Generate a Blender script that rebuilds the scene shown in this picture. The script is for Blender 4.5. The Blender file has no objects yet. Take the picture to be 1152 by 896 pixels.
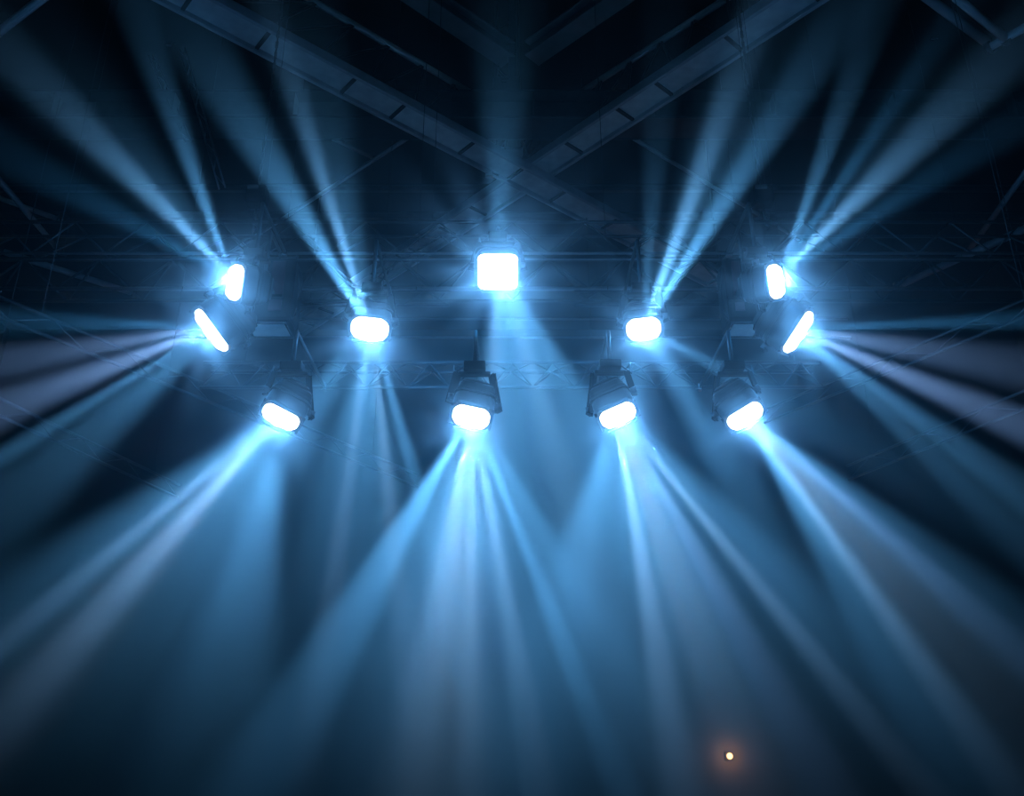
import bpy, bmesh, math, random
from mathutils import Vector, Matrix

random.seed(7)
sc = bpy.context.scene
COL = sc.collection
V = Vector
R = math.radians
PI = math.pi

# ------------------------------------------------------------------ camera
W, H, F = 1152.0, 896.0, 1000.0
PITCH = R(22)
CAM = V((0, 0, 1.6))
cd = bpy.data.cameras.new('camera')
cd.sensor_fit = 'HORIZONTAL'
cd.sensor_width = 36
cd.lens = 36 * F / W
cd.clip_end = 200
cam = bpy.data.objects.new('camera', cd)
COL.objects.link(cam)
cam.location = CAM
cam.rotation_euler = (PI / 2 + PITCH, 0, 0)
sc.camera = cam
RIGHT = V((1, 0, 0))
UP = V((0, -math.sin(PITCH), math.cos(PITCH)))
FWD = V((0, math.cos(PITCH), math.sin(PITCH)))


def ray(px, py):
    return FWD + RIGHT * ((px - W / 2) / F) + UP * ((H / 2 - py) / F)


def PY(px, py, y):              # point seen at a pixel of the photograph, at distance y into the hall
    r = ray(px, py)
    return CAM + r * ((y - CAM.y) / r.y)


def PZ(px, py, z):              # the same at height z
    r = ray(px, py)
    return CAM + r * ((z - CAM.z) / r.z)


# ------------------------------------------------------------------ render look
sc.view_settings.view_transform = 'Standard'
sc.view_settings.look = 'None'
sc.view_settings.exposure = 0
sc.view_settings.gamma = 1
sc.view_settings.use_curve_mapping = False
cy = sc.cycles
cy.use_denoising = True
cy.max_bounces = 2
cy.diffuse_bounces = 1
cy.glossy_bounces = 1
cy.volume_bounces = 0
cy.use_light_tree = True
cy.caustics_reflective = False
cy.caustics_refractive = False

# ------------------------------------------------------------------ haze filling the hall
world = bpy.data.worlds.new('hall_air')
sc.world = world
world.use_nodes = True
nt = world.node_tree
nt.nodes.clear()
wo = nt.nodes.new('ShaderNodeOutputWorld')
bg = nt.nodes.new('ShaderNodeBackground')
bg.inputs['Color'].default_value = (0.0, 0.0, 0.0, 1)
vs = nt.nodes.new('ShaderNodeVolumeScatter')
vs.inputs['Color'].default_value = (0.9, 0.95, 1, 1)
vs.inputs['Density'].default_value = 0.022
vs.inputs['Anisotropy'].default_value = 0.0
# the haze lies over the stage and thins out toward the roof and the side walls
geo = nt.nodes.new('ShaderNodeNewGeometry')
off = nt.nodes.new('ShaderNodeVectorMath')          # (P - centre) / spread
off.operation = 'MULTIPLY_ADD'
HC, HS = V((0, 9.0, 4.6)), V((4.2, 3.0, 2.0))
off.inputs[1].default_value = (1 / HS.x, 1 / HS.y, 1 / HS.z)
off.inputs[2].default_value = (-HC.x / HS.x, -HC.y / HS.y, -HC.z / HS.z)
nt.links.new(geo.outputs['Position'], off.inputs[0])
dot = nt.nodes.new('ShaderNodeVectorMath')
dot.operation = 'DOT_PRODUCT'
nt.links.new(off.outputs[0], dot.inputs[0])
nt.links.new(off.outputs[0], dot.inputs[1])
pw = nt.nodes.new('ShaderNodeMath')                  # 0.4 ** d2 : soft cloud
pw.operation = 'POWER'
pw.inputs[0].default_value = 0.4
nt.links.new(dot.outputs['Value'], pw.inputs[1])
dn = nt.nodes.new('ShaderNodeMath')
dn.operation = 'MULTIPLY'
dn.inputs[1].default_value = 0.045
nt.links.new(pw.outputs[0], dn.inputs[0])
base = nt.nodes.new('ShaderNodeMath')
base.operation = 'ADD'
sep = nt.nodes.new('ShaderNodeSeparateXYZ')
nt.links.new(geo.outputs['Position'], sep.inputs[0])
far = nt.nodes.new('ShaderNodeMapRange')             # thin haze along the far wall
for i, q in enumerate((17.0, 24.0, 0.0, 0.006)):
    far.inputs[1 + i].default_value = q
nt.links.new(sep.outputs['Y'], far.inputs[0])
nt.links.new(far.outputs[0], base.inputs[1])
nt.links.new(dn.outputs[0], base.inputs[0])
nt.links.new(base.outputs[0], vs.inputs['Density'])
cy.volume_step_rate = 3.0
nt.links.new(bg.outputs[0], wo.inputs['Surface'])
nt.links.new(vs.outputs[0], wo.inputs['Volume'])


# ------------------------------------------------------------------ materials
def mat(name, color, rough=0.5, metal=0.0, var=0.25, scale=6.0, bump=0.0):
    m = bpy.data.materials.new(name)
    m.use_nodes = True
    t = m.node_tree
    b = t.nodes['Principled BSDF']
    b.inputs['Roughness'].default_value = rough
    b.inputs['Metallic'].default_value = metal
    tc = t.nodes.new('ShaderNodeTexCoord')
    n = t.nodes.new('ShaderNodeTexNoise')
    n.inputs['Scale'].default_value = scale
    n.inputs['Detail'].default_value = 4
    t.links.new(tc.outputs['Object'], n.inputs['Vector'])
    mx = t.nodes.new('ShaderNodeMix')
    mx.data_type = 'RGBA'
    mx.inputs[6].default_value = tuple(c * (1 - var) for c in color) + (1,)
    mx.inputs[7].default_value = tuple(min(1, c * (1 + var)) for c in color) + (1,)
    t.links.new(n.outputs['Fac'], mx.inputs[0])
    t.links.new(mx.outputs[2], b.inputs['Base Color'])
    if bump:
        bp = t.nodes.new('ShaderNodeBump')
        bp.inputs['Strength'].default_value = bump
        t.links.new(n.outputs['Fac'], bp.inputs['Height'])
        t.links.new(bp.outputs[0], b.inputs['Normal'])
    return m


def glow(name, color, strength):
    m = bpy.data.materials.new(name)
    m.use_nodes = True
    t = m.node_tree
    t.nodes.clear()
    o = t.nodes.new('ShaderNodeOutputMaterial')
    e = t.nodes.new('ShaderNodeEmission')
    e.inputs['Color'].default_value = (*color, 1)
    e.inputs['Strength'].default_value = strength
    t.links.new(e.outputs[0], o.inputs['Surface'])
    m.cycles.emission_sampling = 'NONE'
    return m


M_TRUSS = mat('black_coated_truss', (0.07, 0.07, 0.08), 0.4, 0.4, 0.3, 9)
M_STEEL = mat('aluminium_tube', (0.30, 0.30, 0.33), 0.35, 0.7, 0.2, 9)
M_DARK = mat('dark_painted_steel', (0.055, 0.055, 0.062), 0.5, 0.3, 0.3, 7)
M_ROOF = mat('grey_roof_steel', (0.5, 0.5, 0.53), 0.5, 0.1, 0.35, 3, 0.1)
M_PLATE = mat('galvanised_plate', (0.78, 0.78, 0.80), 0.5, 0.1, 0.35, 5, 0.1)
M_BLACK = mat('black_fixture_plastic', (0.008, 0.008, 0.010), 0.5, 0.0, 0.3, 12)
M_GHOST = mat('red_ghost_paint', (0.10, 0.012, 0.02), 0.4, 0.0, 0.3, 5)  # red of a lens ghost, put into the colour of an added panel
M_CHROME = mat('bright_metal', (0.72, 0.72, 0.76), 0.25, 0.9, 0.1, 15)
M_CABLE = mat('black_cable', (0.03, 0.03, 0.035), 0.5, 0.0, 0.2, 20)
M_WALL = mat('black_painted_wall', (0.012, 0.012, 0.014), 0.9, 0.0, 0.4, 1.5)
M_CEIL = mat('black_roof_lining', (0.022, 0.022, 0.024), 0.9, 0.0, 0.4, 1.0)
M_FLOOR = mat('dark_hall_floor', (0.03, 0.03, 0.032), 0.7, 0.0, 0.3, 2.0)
M_BLACK.node_tree.nodes['Principled BSDF'].inputs['Specular IOR Level'].default_value = 0.15
M_LAMP = glow('lit_lamp_face', (0.90, 0.96, 1.0), 4)
M_AMBER = glow('lit_amber_lens', (1.0, 0.56, 0.22), 3.2)


# ------------------------------------------------------------------ mesh builder
class MB:
    def __init__(s):
        s.bm = bmesh.new()

    def box(s, c, size, rot=None, bevel=0.0):
        rot = rot or Matrix.Identity(3)
        g = bmesh.ops.create_cube(s.bm, size=1.0)
        vs_ = g['verts']
        for v in vs_:
            v.co = V(c) + rot @ V((v.co.x * size[0], v.co.y * size[1], v.co.z * size[2]))
        if bevel:
            es = list({e for v in vs_ for e in v.link_edges})
            bmesh.ops.bevel(s.bm, geom=es, offset=bevel, segments=2, affect='EDGES', profile=0.6)
        return s

    def bar(s, a, b, w, h, up=V((0, 0, 1)), bevel=0.0):     # box from a to b, w across, h along up
        a, b = V(a), V(b)
        d = (b - a)
        L = d.length
        y = d.normalized()
        x = y.cross(up)
        if x.length < 1e-5:
            x = V((1, 0, 0))
        x.normalize()
        z = x.cross(y)
        rot = Matrix((x, y, z)).transposed()
        return s.box((a + b) / 2, (w, L, h), rot, bevel)

    def tube(s, pts, r, n=8):
        pts = [V(p) for p in pts]
        rings = []
        up = V((0, 0, 1))
        for i, p in enumerate(pts):
            if i == 0:
                d = pts[1] - pts[0]
            elif i == len(pts) - 1:
                d = pts[-1] - pts[-2]
            else:
                d = (pts[i + 1] - p).normalized() + (p - pts[i - 1]).normalized()
            d.normalize()
            x = d.cross(up)
            if x.length < 1e-3:
                x = d.cross(V((1, 0, 0)))
            x.normalize()
            y = d.cross(x)
            rings.append([s.bm.verts.new(p + x * (r * math.cos(2 * PI * k / n)) + y * (r * math.sin(2 * PI * k / n))) for k in range(n)])
        for A, B in zip(rings, rings[1:]):
            for k in range(n):
                f = s.bm.faces.new((A[k], A[(k + 1) % n], B[(k + 1) % n], B[k]))
                f.smooth = True
        s.bm.faces.new(list(reversed(rings[0])))
        s.bm.faces.new(rings[-1])
        return s

    def loft(s, secs, M, n=6):
        """secs: (z, half width, half height, corner radius) sections along local z, mapped by matrix M (4x4)"""
        rings = []
        for z, hw, hh, cr in secs:
            ring = []
            for cx, cy_, a0 in ((1, 1, 0), (-1, 1, 90), (-1, -1, 180), (1, -1, 270)):
                for k in range(n + 1):
                    a = R(a0 + 90 * k / n)
                    ring.append(s.bm.verts.new(M @ V((cx * (hw - cr) + cr * math.cos(a), cy_ * (hh - cr) + cr * math.sin(a), z))))
            rings.append(ring)
        N = len(rings[0])
        for A, B in zip(rings, rings[1:]):
            for k in range(N):
                s.bm.faces.new((A[k], A[(k + 1) % N], B[(k + 1) % N], B[k]))
        s.bm.faces.new(list(reversed(rings[0])))
        s.bm.faces.new(rings[-1])
        return s

    def dome(s, M, c, r, h, n=12, m=4):
        rings = []
        for j in range(m):
            a = (PI / 2) * j / m
            rings.append([s.bm.verts.new(M @ V((c[0] + r * math.cos(a) * math.cos(2 * PI * k / n), c[1] + r * math.cos(a) * math.sin(2 * PI * k / n), c[2] + h * math.sin(a)))) for k in range(n)])
        top = s.bm.verts.new(M @ V((c[0], c[1], c[2] + h)))
        for A, B in zip(rings, rings[1:]):
            for k in range(n):
                f = s.bm.faces.new((A[k], A[(k + 1) % n], B[(k + 1) % n], B[k]))
                f.smooth = True
        for k in range(n):
            s.bm.faces.new((rings[-1][k], rings[-1][(k + 1) % n], top)).smooth = True
        s.bm.faces.new(list(reversed(rings[0])))
        return s

    def build(s, name, m, parent=None):
        bmesh.ops.recalc_face_normals(s.bm, faces=s.bm.faces[:])
        me = bpy.data.meshes.new(name)
        off = V((0, 0, 0))
        if parent is not None:
            off = root_loc(parent)
            bmesh.ops.translate(s.bm, vec=-off, verts=s.bm.verts[:])
        s.bm.to_mesh(me)
        s.bm.free()
        me.materials.append(m)
        o = bpy.data.objects.new(name, me)
        COL.objects.link(o)
        if parent is not None:
            o.parent = parent
        return o


def root_loc(o):
    p = V((0, 0, 0))
    while o is not None:
        p += o.location
        o = o.parent
    return p


def thing(name, loc, label, cat, group=None):
    o = bpy.data.objects.new(name, None)
    o.empty_display_size = 0.1
    COL.objects.link(o)
    o.location = loc
    o['label'] = label
    o['category'] = cat
    if group:
        o['group'] = group
    return o


def structure(o):
    o['kind'] = 'structure'
    return o


# ------------------------------------------------------------------ hall shell
HX, Y0, Y1, ZC = 17.0, -8.0, 27.0, 15.0
structure(MB().box((0, (Y0 + Y1) / 2, -0.1), (2 * HX, Y1 - Y0, 0.2)).build('floor', M_FLOOR))
structure(MB().box((0, (Y0 + Y1) / 2, ZC + 0.1), (2 * HX, Y1 - Y0, 0.2)).build('ceiling', M_CEIL))
structure(MB().box((0, Y1 + 0.1, ZC / 2), (2 * HX, 0.2, ZC)).build('wall_back', M_WALL))
structure(MB().box((0, Y0 - 0.1, ZC / 2), (2 * HX, 0.2, ZC)).build('wall_front', M_WALL))
structure(MB().box((-HX - 0.1, (Y0 + Y1) / 2, ZC / 2), (0.2, Y1 - Y0, ZC)).build('wall_left', M_WALL))
structure(MB().box((HX + 0.1, (Y0 + Y1) / 2, ZC / 2), (0.2, Y1 - Y0, ZC)).build('wall_right', M_WALL))


# ------------------------------------------------------------------ trusses
def lattice_truss(chords, pairs, step, r, rb, name, label, group=None, m=None, phase=0.0, cat='truss', chord_mats=None):
    """chords: list of (start, end); pairs: which chords the zigzag web joins"""
    m = m or M_STEEL
    c0 = (chords[0][0] + chords[0][1]) / 2
    t = thing(name, c0, label, cat, group)
    for i, (a, b) in enumerate(chords):
        MB().tube([a, b], r[i] if isinstance(r, (list, tuple)) else r, 10).build('chord', (chord_mats[i] if chord_mats else m), t)
    for i, j in pairs:
        a0, a1 = chords[i]
        b0, b1 = chords[j]
        n = max(2, int((a1 - a0).length / step))
        mb = MB()
        for k in range(n):
            t0 = (k + phase) / n
            t1 = (k + phase + 0.5) / n
            t2 = (k + phase + 1) / n
            if t2 > 1:
                break
            mb.tube([a0.lerp(a1, t0), b0.lerp(b1, t1)], rb, 6)
            mb.tube([b0.lerp(b1, t1), a0.lerp(a1, t2)], rb, 6)
        mb.build('web_bracing', M_DARK, t)
    return t


def xspan(py, y, x0, x1):
    c = PY(576, py, y)
    return (V((x0, y, c.z)), V((x1, y, c.z)))


YR, YP, YB, YQ = 8.81, 8.6, 12.0, 9.4
# lower truss the front row hangs under
lower = [xspan(436, YR, -3.35, 3.35), xspan(408, YR, -3.35, 3.35)]
zt = lower[1][0].z
lower.append((V((-3.35, YR + 0.26, zt)), V((3.35, YR + 0.26, zt))))
T_LOWER = lattice_truss(lower, [(0, 1), (0, 2), (1, 2)], 0.42, 0.02, 0.009, 'lighting_truss',
              'short aluminium lattice truss lowest in the rig, above the row of four lamps', 'lighting trusses', M_TRUSS)
# main truss
main = [xspan(285, YP, -9.5, 9.5), xspan(250, YP, -9.5, 9.5)]
z0, z1 = main[0][0].z, main[1][0].z
main += [(V((-9.5, YP + 0.13, z0)), V((9.5, YP + 0.13, z0))), (V((-9.5, YP + 0.3, z1)), V((9.5, YP + 0.3, z1)))]
T_MAIN = lattice_truss(main, [(0, 1), (2, 3)], 0.8, [0.016, 0.02, 0.014, 0.02], 0.011, 'lighting_truss',
              'long lattice truss directly above the brightest centre lamp', 'lighting trusses', M_STEEL,
              chord_mats=[M_STEEL, M_DARK, M_STEEL, M_DARK])
# back truss
back = [xspan(325, YB, -10.5, 10.5), xspan(292, YB, -10.5, 10.5)]
z0, z1 = back[0][0].z, back[1][0].z
back += [(V((-10.5, YB + 0.4, z0)), V((10.5, YB + 0.4, z0)))]
T_BACK = lattice_truss(back, [(0, 1), (2, 1)], 1.15, [0.032, 0.04, 0.03], 0.018, 'lighting_truss',
              'long dark lattice truss crossing behind the centre lamp, farther from the stage front', 'lighting trusses', M_DARK,
              chord_mats=[M_STEEL, M_DARK, M_DARK])
# mid ladder truss for the second row
mid = [xspan(344, YQ, -3.6, 3.6), xspan(328, YQ, -3.6, 3.6)]
MIDS = []
for x0, x1, lab in ((-3.6, -0.75, 'thin ladder truss just above the left lamp of the middle pair'), (0.75, 3.6, 'thin ladder truss just above the right lamp of the middle pair')):
    ch = [xspan(344, YQ, x0, x1), xspan(328, YQ, x0, x1)]
    MIDS.append((lattice_truss(ch, [(0, 1)], 0.5, 0.016, 0.009, 'ladder_truss', lab, 'ladder trusses', M_DARK), ch, (x0 + 0.4, x1 - 0.4)))
for py, y, lab in ((359, 14.2, 'thin pipe batten level with the tops of the pair of lamps'),
                   (380, 14.2, 'thin pipe batten passing just below the pair of lamps')):
    a, b = xspan(py, y, -6.0 if py > 370 else -5, 6.0)
    t = thing('pipe_batten', (a + b) / 2, lab, 'pipe', 'pipe battens')
    MB().tube([a, b], 0.022, 8).build('tube', M_STEEL, t)
    for x in (-4.2, 1.4, 4.2):
        MB().tube([(x, y, a.z), (x, y, ZC)], 0.006, 5).build('hanging_wire', M_CABLE, t)

# hangers carrying the trusses
for tr, ch, xs in ((T_LOWER, lower, (-2.9, 2.9)), (T_MAIN, main, (-6.5, -0.9, 6.5)), (T_BACK, back, (-7, 7)), *MIDS):
    for x in xs:
        MB().tube([(x, ch[1][0].y, ch[1][0].z), (x, ch[1][0].y, ZC)], 0.004, 6).build('hanging_wire', M_CABLE, tr)


# ------------------------------------------------------------------ roof steel
def roof_truss(p0, p1, w, label, top=None, rod_n=0, tubes=True, mplate=M_PLATE, group='diagonal roof trusses'):
    d = (p1 - p0).normalized()
    side = d.cross(V((0, 0, 1))).normalized()
    t = thing('roof_truss', (p0 + p1) / 2, label, 'roof truss', group)
    mb = MB()
    mb.bar(p0, p1, w, 0.03)
    L = (p1 - p0).length
    mb.build('bottom_plate', mplate, t)
    n = int(L / 1.1)
    for k in range(n):
        c = p0.lerp(p1, (k + 0.3 + 0.4 * random.random()) / n) - V((0, 0, 0.03))
        MB().bar(c - side * w * 0.5, c + side * w * 0.5, 0.05, 0.04).build('cross_batten', M_DARK, t)
    for q in (0.05, 0.95):
        c = p0.lerp(p1, q)
        MB().tube([c, (c.x, c.y, ZC)], 0.03, 8).build('hanger_rod', M_DARK, t)
    for sg in (-1, 1):
        o = side * (w * 0.5 + 0.04) * sg
        MB().bar(p0 + o, p1 + o, 0.06, 0.16, bevel=0.01).build('edge_rail', M_ROOF, t)
    if top:
        a, b = top
        MB().tube([a, b], 0.055, 10).build('top_chord', M_PLATE, t)
        mb = MB()
        for k in range(rod_n):
            t0, t1 = k / rod_n, (k + 0.5) / rod_n
            mb.tube([p0.lerp(p1, 0.04 + 0.5 * t0), a.lerp(b, t1)], 0.022, 6)
            mb.tube([a.lerp(b, t1), p0.lerp(p1, 0.04 + 0.5 * (t0 + 1 / rod_n))], 0.022, 6)
        mb.build('web_rod', M_TRUSS, t)
    return t


ZB = 11.0
roof_truss(PZ(171, -24, ZB), PZ(830, 327, ZB), 0.42, 'grey roof truss slanting down from upper left across the middle of the roof',
           (PZ(335, -9, 12.4), PZ(592, 141, 12.4)), 7)
roof_truss(PZ(940, -30, ZB + 0.22), PZ(330, 372, ZB + 0.22), 0.42, 'grey roof truss slanting down from upper right, crossing above the centre lamp',
           (PZ(838, -15, 12.4), PZ(604, 136, 12.4)), 7)


M_MID = mat('dull_grey_steel', (0.2, 0.2, 0.22), 0.5, 0.1, 0.3, 4)


def beam(name, p0, p1, w, h, label, m=M_MID, cat='beam', group=None, lips=True):
    t = thing(name, (p0 + p1) / 2, label, cat, group)
    up = V((0, 0, 1))
    MB().bar(p0, p1, w * 0.25, h, up).build('web_plate', m, t)
    d = (p1 - p0).normalized()
    x = d.cross(up).normalized()
    z = x.cross(d)
    for sg in (-1, 1):
        MB().bar(p0 + z * (h * 0.5 * sg), p1 + z * (h * 0.5 * sg), w, 0.03, up, 0.008).build('flange', m, t)
    return t


beam('roof_beam', PZ(455, -18, 13), PZ(572, 62, 13), 0.36, 0.3, 'short grey roof beam meeting the left side of the hanging post top', group='short roof beams')
beam('roof_beam', PZ(715, -22, 13), PZ(598, 60, 13), 0.36, 0.3, 'short grey roof beam meeting the right side of the hanging post top', group='short roof beams')
# girder across the top
g0 = PY(576, 157, 12.4)
yn = None
yy = 12.4
zz = g0.z
# near edge of the underside shows at row 131
r_ = ray(576, 131)
yn = CAM.y + r_.y * (zz - CAM.z) / r_.z
t = thing('roof_girder', (0, (yn + yy) / 2, zz), 'wide dark horizontal girder spanning the hall near the top of the view', 'girder')
MB().box((0, (yn + yy) / 2, zz + 0.02), (26, yy - yn, 0.04), None, 0.008).build('bottom_flange', M_DARK, t)
MB().box((0, (yn + yy) / 2, zz + 0.28), (26, 0.06, 0.5)).build('web_plate', M_DARK, t)
MB().box((0, (yn + yy) / 2, zz + 0.54), (26, yy - yn, 0.04), None, 0.008).build('top_flange', M_DARK, t)
for y in (yn + 0.02, yy - 0.02):
    MB().tube([(-13, y, zz - 0.012), (13, y, zz - 0.012)], 0.011, 6).build('edge_trim', M_TRUSS, t)
for k in range(13):
    MB().box((-12 + 2 * k + 0.37, (yn + yy) / 2, zz + 0.28), (0.03, yy - yn - 0.05, 0.48)).build('stiffener', M_DARK, t)
for x in (-12.5, 0, 12.5):
    MB().box((x, (yn + yy) / 2, (zz + 0.55 + ZC) / 2), (0.12, 0.12, ZC - zz - 0.55)).build('hanger_post', M_DARK, t)

# corner tubes
def pipe(name, a, b, r, label, m=M_STEEL, cat='pipe', group=None, n=10):
    t = thing(name, (a + b) / 2, label, cat, group)
    MB().tube([a, b], r, n).build('tube', m, t)
    d = (b - a).normalized()
    for p in (a, b):
        MB().tube([p - d * 0.04, p + d * 0.04], r * 1.5, n).build('end_collar', M_DARK, t)
    return t


pipe('brace_pipe', PZ(-22, 52, 11), PZ(66, -16, 11), 0.06, 'bright steel pipe cutting the top left corner', M_PLATE, group='corner brace pipes')
pipe('brace_pipe', PZ(1052, -22, 11), PZ(1132, 44, 11), 0.06, 'bright steel pipe at top right running down to the corner joint', M_PLATE, group='corner brace pipes')
pipe('brace_pipe', PZ(1020, -20, 11.4), PZ(1116, 52, 11.4), 0.07, 'dull dark pipe at top right beside the bright one', M_ROOF, group='corner brace pipes')
pipe('brace_pipe', PZ(1112, 54, 11), PZ(1180, 16, 11), 0.06, 'short pale pipe rising from the joint to the right edge', M_PLATE, group='corner brace pipes')

# double strut hanging at left
def ladder(name, a, b, gap, label, group=None, n=9, r=0.014, m=M_STEEL, cat='strut'):
    t = thing(name, (a + b) / 2, label, cat, group)
    d = (b - a).normalized()
    s_ = d.cross(V((0, 1, 0))).normalized() * gap / 2
    for sg in (-1, 1):
        MB().tube([a + s_ * sg, b + s_ * sg], r, 8).build('rail', m, t)
    mb = MB()
    for k in range(n):
        u, v_ = (k + 0.1) / n, (k + 0.9) / n
        sg = 1 if k % 2 else -1
        mb.tube([a.lerp(b, u) + s_ * sg, a.lerp(b, v_) - s_ * sg], r * 0.6, 6)
    mb.build('rung', m, t)
    return t


ladder('hanging_strut', PY(205, 55, 11), PY(250, 212, 11), 0.09, 'slim twin-rail strut hanging from the girder at left, brighter of two', 'hanging struts')
ladder('hanging_strut', PY(170, 62, 12), PY(212, 160, 12), 0.09, 'slim twin-rail strut hanging inside the upward beam at left', 'hanging struts', m=M_DARK)

# faint braces in the roof, both sides
braces = [((250, 290), (478, 143), 12.6, 0.04, 'thin roof brace left of the centre post, under the diagonal truss'),
          ((690, 142), (900, 270), 12.6, 0.04, 'thin roof brace right of the centre post, under the diagonal truss'),
          ((-10, 192), (70, 286), 10.5, 0.05, 'thin roof brace at the left edge above the long trusses'),
          ((1165, 178), (1090, 282), 10.5, 0.05, 'thin roof brace at the right edge above the long trusses'),
          ((-20, 216), (66, 247), 11.5, 0.05, 'low-angled roof brace at the left edge'),
          ((1170, 250), (1010, 322), 10.0, 0.07, 'pale roof brace behind the long trusses at right'),
          ((0, 282), (150, 330), 10.0, 0.06, 'pale roof brace behind the long trusses at left'),
          ((590, 128), (666, 168), 12.2, 0.03, 'short thin brace by the right of the centre post'),
          ((300, 120), (420, 178), 13.4, 0.04, 'faint high roof brace left of the diagonal truss crossing')]
for a, b, z, r, lab in braces:
    pipe('roof_brace', PZ(*a, z), PZ(*b, z), r, lab, M_ROOF, 'brace', 'thin roof braces', 8)

# purlins
for py, y, lab in ((212, 17.5, 'upper of two thin horizontal purlins behind the main truss'), (243, 17.5, 'lower of two thin horizontal purlins behind the main truss')):
    a, b = xspan(py, y, -HX, HX)
    beam('purlin', a, b, 0.10, 0.14, lab, M_TRUSS, 'purlin', 'roof purlins')

# hanging post in the middle
pc = PY(570, 150, 13.1)
t = thing('hanging_post', (pc.x, pc.y, ZC), 'dark vertical lattice post hanging at the centre of the roof', 'post')
zb = PY(570, 178, 13.1).z
for sx in (-1, 1):
    for sy in (-1, 1):
        MB().tube([(pc.x + 0.2 * sx, pc.y + 0.2 * sy, zb), (pc.x + 0.2 * sx, pc.y + 0.2 * sy, ZC)], 0.03, 8).build('upright', M_DARK, t)
mb = MB()
k = 0
z = zb
while z < ZC - 0.5:
    for sx, sy, ex, ey in ((-1, -1, 1, -1), (1, -1, 1, 1), (1, 1, -1, 1), (-1, 1, -1, -1)):
        if k % 2:
            sx, sy, ex, ey = ex, ey, sx, sy
        mb.tube([(pc.x + 0.2 * sx, pc.y + 0.2 * sy, z), (pc.x + 0.2 * ex, pc.y + 0.2 * ey, z + 0.45)], 0.014, 6)
    z += 0.45
    k += 1
mb.build('web_bracing', M_DARK, t)
pp = PY(572, 96, 12.85)
MB().box((pc.x, pc.y, pp.z), (0.5, 0.5, 0.42), None, 0.03).build('junction_box', M_DARK, t)
MB().box((pc.x, pc.y, zb), (0.56, 0.56, 0.06), None, 0.015).build('foot_plate', M_ROOF, t)


# trusses along the sides, in the mist
def side_truss(a, b, h, label, group='side trusses', step=0.8, r=0.018):
    ch = [(a, b), (a + V((0, 0, h)), b + V((0, 0, h)))]
    tt = lattice_truss(ch, [(0, 1)], step, r, 0.008, 'side_truss', label, group, M_DARK)
    for q in (0.15, 0.85):
        p = ch[1][0].lerp(ch[1][1], q)
        MB().tube([p, (p.x, p.y, ZC)], 0.004, 6).build('hanging_wire', M_CABLE, tt)
    return tt


side_truss(PZ(-90, 320, 5.6), PZ(470, 548, 5.6), 0.20, 'faint truss receding from the left edge behind the lower left lamp')
side_truss(PZ(-70, 436, 5.0), PZ(200, 560, 5.0), 0.18, 'faint short truss low at left in the mist')
side_truss(PZ(1240, 425, 5.2), PZ(955, 540, 5.2), 0.20, 'faint truss receding from the right edge, pair of pale lines')
side_truss(PZ(1230, 325, 5.8), PZ(860, 476, 5.8), 0.18, 'faint truss at right just behind the lower right lamp')


# chain hoists over the two clusters
def hoist(px, label):
    zc = main[1][0].z
    x = PY(px, 250, YP).x
    yq = YP + 0.15
    t = thing('chain_hoist', (x, yq, zc), label, 'hoist', 'chain hoists')
    zh = PY(px, 222, yq).z
    MB().box((x, yq, zh), (0.24, 0.2, 0.24), None, 0.04).build('motor_housing', M_BLACK, t)
    mb = MB()
    mb.box((x - 0.03, yq - 0.1, zh + 0.07), (0.14, 0.02, 0.06), None, 0.008)
    mb.build('rating_plate', M_CHROME, t)
    mb = MB()
    zz = zh + 0.12
    k = 0
    while zz < ZC:
        if k % 2:
            mb.box((x, yq, zz + 0.045), (0.035, 0.012, 0.1))
        else:
            mb.box((x, yq, zz + 0.045), (0.012, 0.035, 0.1))
        zz += 0.085
        k += 1
    mb.build('chain', M_DARK, t)
    MB().tube([(x, yq, zh - 0.1), (x, yq, zc + 0.07), (x + 0.05, yq, zc + 0.03), (x, yq, zc - 0.02)], 0.014, 8).build('hook', M_CHROME, t)


hoist(281, 'black chain hoist above the left cluster of two lamps')
hoist(866, 'black chain hoist above the right cluster of two lamps')


# small pipe clamps that catch the light
def clamp(p, s_, label):
    t = thing('pipe_clamp', p, label, 'clamp', 'small pipe clamps')
    MB().box(p, (0.10 * s_, 0.06 * s_, 0.08 * s_), None, 0.012 * s_).build('body', M_CHROME, t)
    MB().tube([p + V((0.04 * s_, -0.02 * s_, 0.02 * s_)), p + V((0.12 * s_, -0.03 * s_, -0.03 * s_))], 0.014 * s_, 6).build('wing_bolt', M_CHROME, t)


clamp(PZ(190, 49, zz_ := PY(576, 131, yn).z), 0.9, 'small bright clamp on the girder above the left cluster')
clamp(PZ(1049, 44, zz_), 0.6, 'small bright clamp on the girder at far right')
ra, rb_ = PZ(171, -24, ZB), PZ(830, 327, ZB)
rd = (rb_ - ra).normalized()
rs = rd.cross(V((0, 0, 1))).normalized()
rs = -rs if rs.y < 0 else rs
rt = PZ(552, 190, ZB)
clamp(ra + rd * (rt - ra).dot(rd) + rs * 0.25 - V((0, 0, 0.10)), 1.4, 'small bright clamp under the crossing of the diagonal roof trusses')
clamp(V((pc.x - 0.05, pc.y - 0.27, pp.z + 0.1)), 1.0, 'small bright clamp on the box at the middle of the hanging post')


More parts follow.
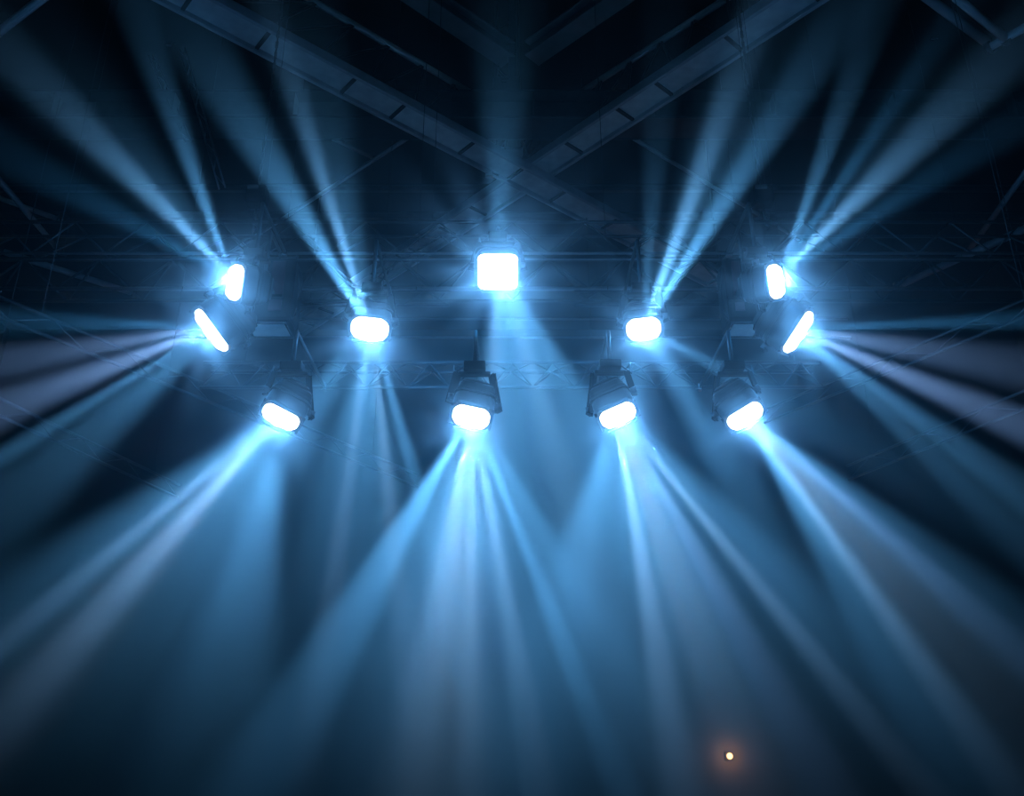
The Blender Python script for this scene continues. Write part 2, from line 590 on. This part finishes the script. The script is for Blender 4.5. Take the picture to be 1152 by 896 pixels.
# ------------------------------------------------------------------ lamps
C_BLUE = (0.13, 0.50, 1.0)
C_DEEP = (0.08, 0.45, 1.0)
C_PALE = (0.30, 0.59, 1.0)
C_MAUVE = (0.25, 0.47, 0.92)
C_WHITE = (0.60, 0.78, 1.0)
C_HALO = (0.04, 0.37, 1.0)
C_GLARE = (0.15, 0.48, 1.0)
C_SKY = (0.18, 0.53, 1.0)
KS, KH, KG = 3000.0, 32.0, 30000.0       # overall strengths of beams, stray light and the added camera glare


def img_dir(p, ang, toward):
    """world direction that from point p heads at image angle ang (0 right, 90 up), turned toward the camera by `toward` degrees"""
    v = (p - CAM)
    lat = RIGHT * math.cos(R(ang)) + UP * math.sin(R(ang))
    vn = v.normalized()
    lat = (lat - vn * lat.dot(vn)).normalized()
    return (lat * math.cos(R(toward)) - v.normalized() * math.sin(R(toward))).normalized()


def spot(name, p, d, half, power, color, blend=0.8, radius=0.08):
    ld = bpy.data.lights.new(name, 'SPOT')
    ld.energy = power
    ld.color = color
    ld.spot_size = 2 * half
    ld.spot_blend = blend
    ld.shadow_soft_size = radius
    ld.use_soft_falloff = True
    o = bpy.data.objects.new(name, ld)
    COL.objects.link(o)
    o.location = p
    o.rotation_euler = d.to_track_quat('-Z', 'Y').to_euler()
    return o


def point(name, p, power, color, radius=0.12):
    ld = bpy.data.lights.new(name, 'POINT')
    ld.energy = power
    ld.color = color
    ld.shadow_soft_size = radius
    o = bpy.data.objects.new(name, ld)
    COL.objects.link(o)
    o.location = p
    return o


def starburst_gobo(ld):
    """starburst added to the glare spot: strength varies round the beam axis"""
    ld.use_nodes = True
    t = ld.node_tree
    em = next(n for n in t.nodes if n.type == 'EMISSION')
    tc = t.nodes.new('ShaderNodeTexCoord')
    sp = t.nodes.new('ShaderNodeVectorMath')
    sp.operation = 'MULTIPLY'
    sp.inputs[1].default_value = (1, 1, 0)
    t.links.new(tc.outputs['Normal'], sp.inputs[0])
    no = t.nodes.new('ShaderNodeVectorMath')
    no.operation = 'NORMALIZE'
    t.links.new(sp.outputs[0], no.inputs[0])
    nz = t.nodes.new('ShaderNodeTexNoise')
    nz.inputs['Scale'].default_value = 8.0
    nz.inputs['Detail'].default_value = 1.5
    t.links.new(no.outputs[0], nz.inputs['Vector'])
    mr = t.nodes.new('ShaderNodeMapRange')
    for i, q in enumerate((0.40, 0.62, 0.0, 2.4)):
        mr.inputs[1 + i].default_value = q
    t.links.new(nz.outputs['Fac'], mr.inputs[0])
    t.links.new(mr.outputs[0], em.inputs['Strength'])


def lens_cells(nx, ny, hw, hh):
    r = min(hw / nx, hh / ny)
    return [((2 * i + 1 - nx) * hw / nx, (2 * j + 1 - ny) * hh / ny) for i in range(nx) for j in range(ny)], r


def lamp(px, py, y, wpx, hpx, roll, side, label, chord_y, chord_z, depth=0.28, halo=1.0, base_up=0.30, square=False, base_dx=0.0, base_dy=0.0,
         group='wash lights', beams=(), toward_beam=2, housing=None, hanger=True):
    """px,py,y: lens centre; wpx x hpx: its apparent size; roll: image angle of the long axis; side: +1/-1 which side of the long axis it faces"""
    p = PY(px, py, y)
    scale = (p - CAM).dot(FWD) / F
    half = 0.5 * wpx * scale * 0.96
    a = math.degrees(math.asin(min(0.98, hpx / wpx)))
    n_ang = roll + 90 * side
    axis = img_dir(p, n_ang, a)
    view = (p - CAM).normalized()
    xax = axis.cross(view)
    xax = xax.normalized() if xax.length > 1e-4 else RIGHT.copy()
    want = RIGHT * math.cos(R(roll)) + UP * math.sin(R(roll))
    if xax.dot(want) < 0:
        xax = -xax
    yax = axis.cross(xax).normalized()
    Mx = Matrix.Translation(p) @ Matrix((xax, yax, axis)).transposed().to_4x4()
    pivot = p - axis * depth * 0.5
    top = pivot + V((base_dx, base_dy, base_up))
    t = thing('moving_head_light', top, label, 'stage light', group)
    # head
    hw = half * 1.06
    mb = MB()
    mb.loft([(-0.005, hw, hw, hw * 0.5), (-depth * 0.30, hw, hw, hw * 0.5), (-depth * 0.75, hw * 0.86, hw * 0.86, hw * 0.28),
             (-depth, hw * 0.55, hw * 0.55, hw * 0.2)], Mx)
    head = mb.build('head_housing', M_BLACK, t)
    mb = MB()
    for k in range(5):
        zf = -depth * (0.40 + 0.11 * k)
        ff = hw * (1.02 - 0.06 * k)
        mb.loft([(zf, ff, ff, hw * 0.3), (zf - 0.012, ff, ff, hw * 0.3)], Mx)
    mb.build('cooling_fin', M_BLACK, head)
    # bezel ring
    mb = MB()
    prev = None
    for sx, sy, lx, ly in ((0, 1, hw, 0.012), (0, -1, hw, 0.012), (1, 0, 0.012, hw), (-1, 0, 0.012, hw)):
        c = Mx @ V((sx * hw * 0.985, sy * hw * 0.985, 0.0))
        mb.box(c, (2 * lx * 0.74 if lx > 0.05 else 2 * lx * 0.6, 2 * ly * 0.74 if ly > 0.05 else 2 * ly * 0.6, 0.03), Mx.to_3x3(), 0.004)
    mb.build('bezel', M_BLACK, head)
    # lit face of round cells
    mb = MB()
    cr_ = half * (0.42 if square else 0.80)
    mb.loft([(-0.004, half * 0.95, half * 0.95, cr_), (0.008, half * 0.95, half * 0.95, cr_)], Mx, 8)
    cells, cr = lens_cells(3, 3, half * 0.97, half * 0.97)
    for cx, cy_ in cells:
        if not square and abs(cx) > 0.01 and abs(cy_) > 0.01:
            cx, cy_ = cx * 0.80, cy_ * 0.80
        mb.dome(Mx, (cx, cy_, 0.004), cr * 0.98, 0.03)
    mb.build('lens_array', M_LAMP, t)['label'] = 'lit white lens cells'
    # yoke
    for sg in (-1, 1):
        q = pivot + xax * (sg * (hw + 0.03))
        q2 = V((q.x, q.y, top.z - 0.03)).lerp(top - V((0, 0, 0.03)), 0.25)
        MB().bar(q - (q2 - q).normalized() * 0.05, q2, 0.06, 0.025, axis, 0.008).build('yoke_arm', M_BLACK, t)
        MB().tube([q - xax * 0.03 * sg, q + xax * 0.03 * sg], 0.035, 12).build('tilt_knob', M_DARK, t)
    MB().bar(V((top.x, top.y, top.z - 0.03)) - RIGHT * (hw * 0.78), V((top.x, top.y, top.z - 0.03)) + RIGHT * (hw * 0.78), 0.07, 0.03, V((0, 0, 1)), 0.008).build('yoke_bridge', M_BLACK, t)
    MB().box(top + V((0, 0, 0.035)), (0.2, 0.17, 0.08), None, 0.015).build('base', M_BLACK, t)
    # hanger to the truss chord
    e = V((top.x, chord_y, chord_z))
    if hanger:
        MB().tube([top + V((0, 0, 0.08)), V((top.x, top.y + 0.02, max(top.z + 0.1, chord_z) + 0.0)), e], 0.02, 8).build('hanger_bar', M_DARK, t)
        MB().box(e, (0.05, 0.07, 0.08), None, 0.012).build('truss_clamp', M_CHROME, t)
        sgx = 1 if px < 576 else -1
        MB().tube([top + V((-0.1 * sgx, 0.02, 0.06)), top + V((-0.2 * sgx, 0.03, -0.02)), top + V((-0.2 * sgx, 0.1, 0.1)), V((top.x - 0.15 * sgx, chord_y - 0.02, chord_z - 0.01))], 0.008, 6).build('power_cable', M_CABLE, t)
    # light
    lp = p + axis * 0.10
    point('stray_light', lp, KH * halo, C_HALO, 0.05)
    g = spot('added_glare', lp, (CAM - lp).normalized(), R(7.5), KG * halo, C_GLARE, 1.0, 0.05)  # extra spot aimed at the camera, added to make a halo round the lens
    starburst_gobo(g.data)
    for i, bm_ in enumerate(beams):
        ang, h, st, col = bm_[:4]
        tw = bm_[4] if len(bm_) > 4 else toward_beam
        bl = bm_[5] if len(bm_) > 5 else 0.9
        d = img_dir(lp, ang, tw)
        hh = math.atan(math.tan(R(h)) * math.cos(R(tw))) * 1.25
        if math.cos(R(ang - n_ang)) > -0.3:
            src = lp + xax * (max(-1.0, min(1.0, 1.3 * d.dot(xax))) * half * 0.65)
        else:                                   # beam leaving over the top edge of the head
            src = p - view * 0.32 + d * (half * 0.55)
        spot('beam', src, d, hh, KS * st / max(0.04, hh), col, bl, 0.09 if h > 7.5 else 0.035)
    return t, p, axis, hw


zR = lower[0][0].z
zP = main[0][0].z
zQ = mid[0][0].z
B, D, P_, MV, LB, WH = C_BLUE, C_DEEP, C_PALE, C_MAUVE, C_SKY, C_WHITE

lamp(265, 318, 7.5, 44, 19, 80, 1, 'upper lamp of the left cluster, aimed up and outward to the left', YP, zP, 0.34, 1.0, beams=[
    (135, 5.5, 1.4, LB), (131, 12, .4, B), (109.5, 4.5, 1.2, B), (151, 6, .28, D)])
lamp(238, 372, 8.0, 60, 14, -57, -1, 'lower lamp of the left cluster, a narrow slanted oval aimed left', YP, zP, 0.42, .8, base_up=0.34, base_dx=0.28, base_dy=0.1, beams=[
    (179, 5, .28, D, 22), (201, 6, .85, MV), (190, 6, .5, MV), (211, 2.6, .6, B), (220, 10, .4, B)])
lamp(416, 370, 7.9, 46, 29, -6, -1, 'left lamp of the middle pair, beams both up and down', YQ, zQ, 0.26, 1.0, beams=[
    (121, 6, 1.5, B), (107.5, 3.2, 1.3, LB), (103, 9, .5, B), (266, 20, .45, B), (262, 3, .2, P_), (276, 3, .25, P_), (286, 3.5, .35, B), (236, 13, .3, B)])
lamp(560, 306, 8.0, 49, 43, 0, -1, 'large centre lamp, brightest and square-faced, pointing straight at the hall', YP, zP, 0.26, 2.2, square=True, beams=[
    (282, 25, .65, B), (268, 6, .15, P_), (287, 5, .15, P_), (300, 6, .2, B), (88, 9, .5, B, 8)], toward_beam=22)
lamp(724, 370, 7.9, 42, 28, 6, -1, 'right lamp of the middle pair, beams mostly upward', YQ, zQ, 0.26, 1.0, beams=[
    (70, 4, 1.5, LB), (57.5, 4.5, 1.4, B), (66, 11, .5, B), (86, 5, .2, B), (332, 7, .15, B), (300, 8, .3, B), (258, 14, .2, B)])
lamp(872, 317, 7.5, 42, 19, -80, 1, 'upper lamp of the right cluster, aimed up and outward to the right', YP, zP, 0.34, 1.0, beams=[
    (70, 4.5, .8, B), (56, 3, .5, D), (44, 6, 1.4, LB), (50, 12, .25, B), (33, 5, .3, D)])
lamp(898, 374, 8.0, 57, 14, 60, -1, 'lower lamp of the right cluster, a narrow slanted oval aimed right', YP, zP, 0.42, .8, base_up=0.34, base_dx=-0.28, base_dy=0.1, beams=[
    (2, 3, .35, D, 22), (-23, 5, .9, MV), (-10, 7, .4, MV), (-35, 4, .5, B), (-41, 6, .3, B)])
lamp(316, 469, 7.4, 47, 22, -29, -1, 'leftmost lamp of the low row of four, beam falling to the lower left', YR, zR, 0.34, 1.0, beams=[
    (219.5, 2.4, .75, P_), (216, 8, .6, B), (228, 4, .8, P_), (258, 12, .75, B), (234, 24, .6, B), (225, 10, .3, B), (228, 7, .2, WH)])
lamp(530, 469, 7.4, 46, 27, -12, -1, 'second lamp from the left in the low row of four, beam straight down', YR, zR, 0.34, 1.1, beams=[
    (240, 6.5, 1.0, B), (260, 5.5, .5, P_), (269.5, 2.5, .4, P_), (280, 3.4, .48, P_), (291.5, 3, .65, B), (299, 8, .45, B), (265, 29, .9, B), (262, 12, .2, P_), (266, 8, .25, WH)])
lamp(695, 467, 7.4, 45, 24, 24, -1, 'third lamp from the left in the low row, beam falling to the lower right', YR, zR, 0.34, 1.1, beams=[
    (255, 11, .45, B), (280, 3.8, .85, P_), (299.5, 4, .5, MV), (309, 2.3, .6, P_), (314, 8, .45, B), (291, 10, .3, B), (288, 30, .6, B), (290, 7, .2, WH)])
lamp(838, 468, 7.4, 46, 22, 33, -1, 'rightmost lamp of the low row of four, beam fanning to the lower right', YR, zR, 0.34, 1.0, beams=[
    (305.5, 2.9, .8, P_), (302, 7, .55, B), (319, 3.3, .55, MV), (321, 7, .4, B), (311, 15, .55, B), (312, 7, .2, WH)])


# ------------------------------------------------------------------ big dimmer housings between the cluster lamps
def dimmer(px0, px1, py0, py1, label, sgn):
    y = 8.25
    a = PY(px0, py0, y)
    b = PY(px1, py1, y)
    w, h = abs(b.x - a.x), a.z - b.z
    c = V(((a.x + b.x) / 2, y + 0.2, (a.z + b.z) / 2))
    top = V((c.x, c.y, a.z))
    t = thing('dimmer_box', top, label, 'housing', 'dimmer boxes')
    MB().box(c, (w, 0.4, h), None, 0.035).build('casing', M_BLACK, t)
    MB().box((c.x + sgn * w * 0.18, c.y - 0.2, c.z + 0.03), (w * 0.26, 0.02, h * 0.8), None, 0.008).build('ghost_panel', M_GHOST, t)['label'] = 'red lens ghost painted as a panel'
    fr = MB()
    zb_ = b.z - 0.012
    for dx, dy, lx, ly in ((0, -0.16, w * 0.8, 0.02), (0, 0.16, w * 0.8, 0.02), (-w * 0.4, 0, 0.02, 0.34), (w * 0.4, 0, 0.02, 0.34)):
        fr.box((c.x + dx, c.y + dy, zb_), (lx, ly, 0.03), None, 0.004)
    fr.build('vent_frame', M_CHROME, t)
    mb = MB()
    mb.box((c.x, c.y, zb_ - 0.002), (w * 0.72, 0.28, 0.012))
    mb.build('vent_plate', M_PLATE, t)
    for sx in (-1, 1):
        MB().tube([(c.x + sx * w * 0.3, c.y, a.z - 0.01), (c.x + sx * w * 0.3, YP + 0.065, zP)], 0.016, 8).build('hanging_bracket', M_DARK, t)
    mb = MB()
    mb.tube([(c.x + sgn * w * 0.5, c.y - 0.12, a.z - 0.1), (c.x + sgn * (w * 0.5 + 0.05), c.y - 0.14, c.z), (c.x + sgn * (w * 0.5 + 0.03), c.y - 0.12, b.z + 0.1), (c.x + sgn * w * 0.42, c.y - 0.1, b.z + 0.02)], 0.012, 6)
    mb.build('power_cable', M_CABLE, t)
    MB().box((c.x - sgn * 0.05, c.y - 0.12, a.z + 0.012), (w * 0.5, 0.06, 0.03), None, 0.01).build('top_bracket', M_CHROME, t)
    MB().box((c.x + sgn * w * 0.28, c.y - 0.12, a.z + 0.008), (w * 0.16, 0.05, 0.02), None, 0.006).build('top_bracket', M_CHROME, t)


dimmer(277, 326, 290, 360, 'black hanging box right beside the left cluster lamps', 1)
dimmer(814, 862, 290, 360, 'black hanging box beside the right cluster lamps, on their left', -1)

# ------------------------------------------------------------------ amber lamp on the far wall
ap = PY(821, 851, Y1 - 0.12)
t = thing('wall_lamp', V((ap.x, Y1, ap.z)), 'tiny amber lamp glowing low on the far wall', 'lamp')
MB().box((ap.x, Y1 - 0.03, ap.z), (0.24, 0.06, 0.24), None, 0.015).build('back_plate', M_BLACK, t)
Mx = Matrix.Translation(V((ap.x, Y1 - 0.06, ap.z))) @ Matrix.Rotation(PI / 2, 4, 'X')
MB().loft([(0, 0.12, 0.12, 0.115), (0.06, 0.11, 0.11, 0.105)], Mx).build('bezel', M_BLACK, t)
MB().dome(Mx, (0, 0, 0.06), 0.085, 0.06).build('bulb_lens', M_AMBER, t)['label'] = 'glowing amber lens'
point('amber_light', V((ap.x, Y1 - 0.35, ap.z)), 34, (1.0, 0.45, 0.15), 0.08)
